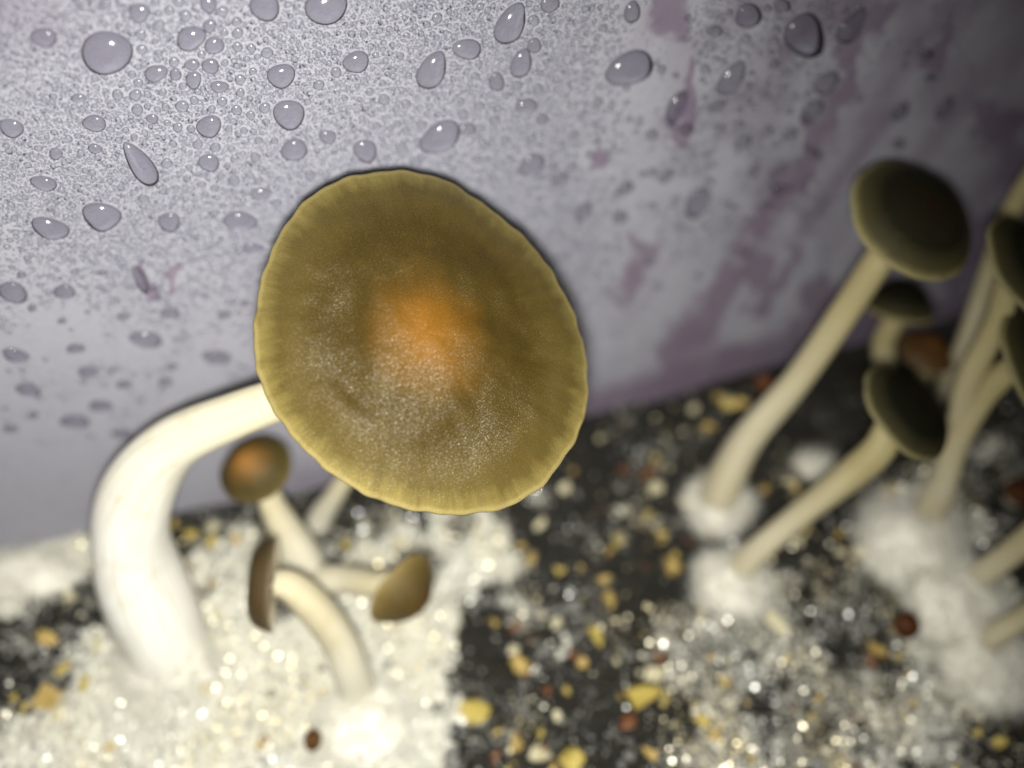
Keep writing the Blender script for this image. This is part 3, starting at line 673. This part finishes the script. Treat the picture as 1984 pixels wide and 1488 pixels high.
def wall_drop(px, py, w, h, rot=0.0, tear=0.0, label=None, flat=0.5, seg=20, irr=0.06, seed=None):
    """a bead of water: outline in the wall plane, domed over it; rot turns it, tear narrows its upper end"""
    r = random.Random(seed if seed is not None else int(px * 31 + py)); ph = [r.uniform(0, 6.28) for _ in range(3)]
    c = wall_sz(px, py); O = []
    cr, sr = math.cos(rot), -math.sin(rot)
    for k in range(seg):
        a_ = 2 * math.pi * k / seg
        q = 1 + irr * math.sin(2 * a_ + ph[0]) + irr * 0.8 * math.sin(3 * a_ + ph[1])
        x_ = 0.5 * w * q * math.cos(a_); y_ = 0.5 * h * q * math.sin(a_)
        x_ *= 1 - tear * (y_ / (0.5 * h))
        O.append(wall_sz(px + x_ * cr + y_ * sr, py - (-x_ * sr + y_ * cr)))
    O = np.array(O); cen = O.mean(0); rm = np.linalg.norm(O - cen, axis=1); mr = rm.mean(); hh = mr * flat * min(1.0, 2 * rm.min() / mr)
    for k in (0.0, 0.45, 0.75):
        for s_, z_ in cen + (O - cen) * k: mark(s_, z_, rm.min() * 0.35)
    for s_, z_ in O: mark(*(cen + (np.array([s_, z_]) - cen) * 0.88), max(CELL, mr * 0.14))
    qs = [1.0, 0.97, 0.9, 0.78, 0.6, 0.4, 0.2] if mr > 0.09 else [1.0, 0.92, 0.75, 0.5, 0.25]
    V = []
    sag = np.array([0.0, -0.30 * np.abs(O[:, 1] - cen[1]).max()])       # the belly hangs below the middle
    for q in qs:
        hz = hh * (max(0.0, 1 - q * q) ** 0.60)
        V += [wall_pt(s_, z_, hz - 0.001) - wall_pt(*cen) for s_, z_ in cen + sag * (1 - q) + (O - cen) * q]
    V.append(wall_pt(*(cen + sag), hh - 0.001) - wall_pt(*cen)); m = len(qs)
    idx = np.arange(m * seg).reshape(m, seg); nx = np.roll(idx, -1, 1)
    F = np.stack([idx[:-1], nx[:-1], nx[1:], idx[1:]], -1).reshape(-1, 4).tolist() + [[a_, b_, m * seg] for a_, b_ in zip(idx[-1], nx[-1])]
    V = np.array(V); f0 = F[-1]
    if np.cross(V[f0[1]] - V[f0[0]], V[f0[2]] - V[f0[0]]) @ WN < 0: F = [f_[::-1] for f_ in F]
    o = link_mesh('water_droplet', V, F, M_DROP); o.location = wall_pt(*cen) * U
    o.cycles.is_caustics_caster = True
    DN[0] += 1
    tag(o, label or GEN_LABEL, 'water drop', 'water droplets on the wall')
    DROPS.append([o, px, py, max(w, h), min(w, h) / max(w, h), cen, bool(label)])
    return o
BIG = [(207, 103, 96, 90, .3, -.12, 'widest water drop on the wall, plump and rounded, ringed by fine condensation'), (513, 10, 60, 62, 0, 0), (632, 12, 80, 74, .3, .1), (270, 25, 38, 42, 0, 0), (370, 74, 60, 46, .2, 0),
       (404, 8, 32, 36, 0, 0), (406, 50, 26, 28, 0, 0), (415, 88, 37, 36, 0, 0), (302, 142, 44, 34, .4, 0), (372, 125, 32, 22, .2, 0), (408, 128, 32, 32, 0, 0), (375, 155, 32, 34, -.4, 0), (340, 144, 24, 24, 0, 0),
       (425, 168, 34, 24, 0, 0), (545, 147, 52, 50, 0, 0), (560, 222, 58, 62, 0, 0), (405, 245, 48, 44, 0, 0), (405, 315, 40, 36, 0, 0), (183, 239, 48, 32, 0, 0), (22, 248, 50, 36, -.5, 0), (85, 72, 50, 40, 0, 0),
       (152, 190, 30, 18, 0, 0), (85, 355, 52, 28, -.3, 0), (197, 420, 76, 54, 0, -.15), (97, 442, 72, 42, -.3, 0), (328, 430, 46, 36, 0, 0), (108, 298, 28, 22, 0, 0), (295, 230, 26, 18, 0, 0), (184, 288, 28, 20, 0, 0),
       (570, 290, 50, 44, 0, 0), (635, 265, 32, 28, 0, 0), (465, 427, 66, 36, 0, 0), (490, 480, 40, 22, 0, 0), (505, 375, 44, 24, 0, 0), (690, 120, 50, 44, 0, 0), (838, 135, 52, 78, -.6, .25), (905, 95, 54, 42, 0, 0),
       (990, 45, 52, 88, -.6, .2), (853, 265, 88, 54, .45, 0, 'plump tilted water drop on the wall just above the largest cap'), (708, 292, 46, 46, 0, 0),
       (1220, 132, 104, 58, .35, 0, 'large oval water drop standing alone on a clear pale stretch of wall'), (1030, 318, 56, 38, .4, 0), (1010, 122, 40, 60, -.5, .2), (962, 158, 32, 36, 0, 0), (905, 250, 34, 26, 0, 0),
       (1020, 205, 44, 28, .3, 0), (1050, 230, 26, 22, 0, 0), (1130, 410, 28, 42, -.6, 0), (1200, 420, 30, 26, .5, 0), (1035, 88, 30, 28, 0, 0), (1065, 8, 36, 34, 0, 0), (1225, 22, 30, 46, -.3, .3), (1085, 345, 34, 26, .5, 0), (1210, 365, 40, 22, .6, 0),
       (1312, 205, 34, 68, -.55, .3), (1418, 150, 38, 78, -.6, .2), (1450, 30, 54, 46, 0, 0), (1560, 68, 82, 84, -.2, .1, 'dark broad water drop on the dim purple part of the wall'), (1650, 50, 38, 80, -.6, .2), (1600, 160, 60, 34, .7, 0),
       (1572, 215, 56, 34, .8, 0), (1352, 390, 40, 66, -.6, .2), (1830, 208, 24, 50, -.6, .2), (1740, 278, 24, 20, 0, 0), (1795, 105, 26, 20, 0, 0), (1505, 368, 30, 22, .4, 0), (1385, 60, 30, 24, 0, 0), (1515, 10, 34, 28, 0, 0),
       (1440, 275, 42, 24, .7, 0), (1390, 205, 34, 22, .5, 0), (1330, 250, 30, 24, .4, 0), (1290, 340, 34, 22, .6, 0), (1530, 260, 36, 20, .7, 0), (1460, 330, 32, 20, .7, 0), (1745, 215, 24, 44, -.6, .2), (1800, 150, 22, 18, 0, 0),
       (25, 566, 58, 40, -.2, 0), (125, 565, 46, 26, 0, 0), (330, 606, 42, 22, 0, 0), (283, 657, 66, 30, -.1, 0, 'wide flattened water drop on the wall left of the largest cap'), (240, 612, 24, 16, 0, 0), (420, 692, 60, 24, -.1, 0),
       (170, 720, 36, 22, 0, 0), (147, 675, 38, 18, 0, 0), (30, 688, 56, 24, -.2, 0), (195, 786, 46, 20, 0, 0), (55, 755, 50, 24, -.3, 0), (145, 816, 60, 24, 0, 0), (62, 597, 16, 14, 0, 0), (435, 610, 26, 18, 0, 0), (475, 587, 20, 15, 0, 0),
       (120, 622, 16, 12, 0, 0), (42, 532, 18, 14, 0, 0), (200, 528, 20, 12, 0, 0), (65, 804, 18, 14, 0, 0), (333, 710, 22, 14, 0, 0), (240, 745, 30, 16, 0, 0), (320, 740, 30, 16, 0, 0), (235, 840, 40, 18, 0, 0), (20, 830, 30, 14, 0, 0)]
for q in BIG:
    wall_drop(*q[:4], rot=q[4], tear=q[5], label=q[6] if len(q) > 6 else None, seg=28, flat=0.46)
wall_drop(270, 316, 44, 100, rot=0.62, tear=0.38, seg=32, flat=0.40, irr=0.03, label='teardrop-shaped water run on the wall, narrow above and swollen below')
wall_drop(272, 540, 24, 62, rot=0.5, tear=0.2, seg=24, flat=0.25, irr=0.08, label='thin dark water run on the wall below the teardrop-shaped run')
# the big drops have drunk up the mist they sit on
vs = ((np.repeat(ss[None], nz, 0) - S0) / CELL).astype(int).ravel(); vz = ((np.repeat(zz[:, None], ns, 1) + 1) / CELL).astype(int).ravel()
f_new = np.concatenate([np.where(occ[np.clip(vs, 0, OS - 1), np.clip(vz, 0, OZ - 1)], fog.ravel() * 0.72, fog.ravel()), np.full(len(Vb), 0.2)])
wall.data.attributes['fog'].data.foreach_set('value', f_new.astype(np.float32))
CL = [(360, 110, 130, 110, 14, 26, 46), (420, 300, 120, 110, 13, 24, 30), (880, 190, 260, 170, 12, 24, 52), (1000, 330, 140, 80, 12, 20, 14), (1440, 190, 150, 190, 12, 22, 40), (1370, 400, 150, 120, 14, 24, 16), (90, 520, 90, 60, 12, 18, 8), (60, 640, 90, 70, 11, 17, 10), (220, 640, 60, 60, 10, 14, 5)]
for cx, cy_, rx, ry, lo_, hi, n in CL:
    k = 0
    for _ in range(n * 12):
        if k >= n or DN[0] >= 300: break
        x, y = random.gauss(cx, rx * .55), random.gauss(cy_, ry * .55)
        if not (2 < x < 1980 and 2 < y < 900): continue
        s_, z_ = wall_sz(x, y); w = random.uniform(lo_, hi); rw = w / F_PX * wall_depth(x, y) / 2
        if not is_free(s_, z_, rw): continue
        wall_drop(x, y, w, w * (0.95 if y < 350 else 0.7), seg=16, irr=0.05); k += 1

# say which drop is which: by size and shape, and by what it lies next to
MARKS = {'widest': 'the widest drop', 'teardrop': 'the teardrop run', 'plump tilted': 'the plump tilted drop', 'large oval': 'the lone oval drop', 'dark broad': 'the dark broad drop', 'wide flattened': 'the wide flattened drop'}
marks = [(v_, d[5]) for d in DROPS if d[6] for k_, v_ in MARKS.items() if d[0]['label'].startswith(k_)]
near = {}
for d in DROPS:
    if d[6]: continue
    dist = [(np.linalg.norm(d[5] - c_), v_) for v_, c_ in marks]; dm, v_ = min(dist)
    size = 'large' if d[3] >= 40 else ('medium' if d[3] >= 27 else 'small')
    near.setdefault((size, v_), []).append((dm, d))
ORD = ['closest', 'second closest', 'third closest', 'fourth closest', 'fifth closest', 'sixth closest', 'seventh closest', 'eighth closest', 'ninth closest', 'tenth closest']
for (size, v_), L in near.items():
    L.sort(key=lambda q: q[0])
    for k_, (dm, d) in enumerate(L):
        shape = 'elongated' if d[4] < 0.62 else ('oval' if d[4] < 0.86 else 'round')
        if size != 'small' and k_ < 10: d[0]['label'] = f'{size} {shape} water droplet on the wall, {ORD[k_]} {size} one to {v_}'
        else:
            ring = 'crowded around' if dm < 0.9 else ('some way from' if dm < 1.8 else 'well away from')
            d[0]['label'] = f'{size} {shape} water droplet on the wall {ring} {v_}'

def dome_cloud(name, s, z, r, h, seg=7):
    th = np.linspace(0, 2 * np.pi, seg, endpoint=False); n = len(s); L = []
    ax = 1 + RNG.uniform(-.14, .14, n); ay = 1 + RNG.uniform(-.14, .14, n)
    for q, k in [(1.0, -0.02), (0.86, 0.52), (0.48, 0.90)]:
        a_ = s[:, None] + (r * q * ax)[:, None] * np.cos(th); b_ = z[:, None] + (r * q * ay)[:, None] * np.sin(th)
        L.append(np.stack([a_, b_, np.repeat((h * k)[:, None], seg, 1)], -1))
    L.append(np.stack([s, z, h], -1)[:, None, :]); L = np.concatenate(L, 1); m = L.shape[1]
    V = WO + L[..., 0:1] * SD + L[..., 1:2] * WU + L[..., 2:3] * WT
    f = []
    for k in range(2):
        for j in range(seg):
            a_, b_ = k * seg + j, k * seg + (j + 1) % seg; f += [[a_, b_, b_ + seg], [a_, b_ + seg, a_ + seg]]
    f += [[2 * seg + j, 2 * seg + (j + 1) % seg, 3 * seg] for j in range(seg)]
    f = np.array(f); f0 = f[-1]
    if np.cross(V[0, f0[1]] - V[0, f0[0]], V[0, f0[2]] - V[0, f0[0]]) @ WN < 0: f = f[:, ::-1]
    F = (f[None] + (np.arange(n) * m)[:, None, None]).reshape(-1, 3)
    o = link_mesh(name, V.reshape(-1, 3), F, M_MIST); o.cycles.is_caustics_caster = True; return o
def density(X, Y):
    n1 = vnoise(X, Y, 120, 120, 51); n2 = vnoise(X, Y, 45, 45, 52)
    left = np.clip((1230 - X) / 130, 0, 1) * np.clip((640 - Y + 0.10 * X - 90 * (n1 - .5)) / 240, 0.0, 1)
    low = 0.55 * np.clip((n2 - 0.55) * 4, 0, 1) * (Y > 380) * (X < 620) * np.clip((900 - Y) / 300, 0, 1)
    right = 0.75 * np.clip((X - 1255) / 60, 0, 1) * np.clip((1720 - X + 130 * (n1 - .5)) / 180, 0, 1) * np.clip((560 - Y) / 150, 0, 1) * np.clip(n2 * 2.2 - .3, 0, 1)
    far = 0.12 * np.clip(n2 * 3 - 1.2, 0, 1)
    f = np.maximum(np.maximum(left, low), np.maximum(right, far))
    for pts, hw in RUNS: f = f * (1 - seg_field(X, Y, pts, hw * 1.1))
    return f
# middling beads first, then the finest layer fills what is left
S_, Z_, R_ = [], [], []
bx = RNG.uniform(-60, 1900, 24000); by = RNG.uniform(-80, 900, 24000); bd = density(bx, by)
cz = np.exp(-((bx - 390) ** 2 + (by - 190) ** 2) / 190 ** 2) + np.exp(-((bx - 900) ** 2 / 300 ** 2 + (by - 200) ** 2 / 200 ** 2)) + np.exp(-((bx - 1440) ** 2 / 200 ** 2 + (by - 240) ** 2 / 220 ** 2)) + 0.15 + 0.3 * (by > 450)
for x, y, dd, q in zip(bx, by, bd, cz):
    if random.random() > dd * min(1, 1.3 * q): continue
    s_, z_ = wall_sz(x, y); rw = random.uniform(3.6, 7.2) / F_PX * wall_depth(x, y)
    if not is_free(s_, z_, rw * 0.95): continue
    S_.append(s_); Z_.append(z_); R_.append(rw); mark(s_, z_, rw)
S_, Z_, R_ = map(np.array, (S_, Z_, R_))
tag(dome_cloud('condensation_beads', S_, Z_, R_, R_ * 0.62, seg=9), 'scattered medium condensation beads between the larger drops on the wall', kind='stuff')
pitch = 0.040
gs = np.arange(-9.0, 12.0, pitch); gz = np.arange(2.5, 14.0, pitch * 0.87)
A, B = np.meshgrid(gs, gz); A = A + (np.arange(len(gz)) % 2)[:, None] * pitch / 2
A = (A + RNG.normal(0, pitch * 0.17, A.shape)).ravel(); B = (B + RNG.normal(0, pitch * 0.17, B.shape)).ravel()
P = WO + A[:, None] * SD + B[:, None] * WU; X, Y = to_px(P)
ok = (X > -80) & (X < 2000) & (Y > -80) & (Y < 900)
A, B, X, Y = A[ok], B[ok], X[ok], Y[ok]
ok = RNG.random(len(A)) < density(X, Y) * 0.97
ok &= ~occ[((A - S0) / CELL).astype(int), ((B + 1) / CELL).astype(int)]
A, B = A[ok], B[ok]
r = pitch * RNG.uniform(0.30, 0.50, len(A))
tag(dome_cloud('fine_condensation', A, B, r, r * 0.62, seg=6), 'finest condensation droplets covering the fogged wall', kind='stuff')
print('drops', DN[0], 'mid', len(S_), 'fine', len(A), 'grains', cnt)
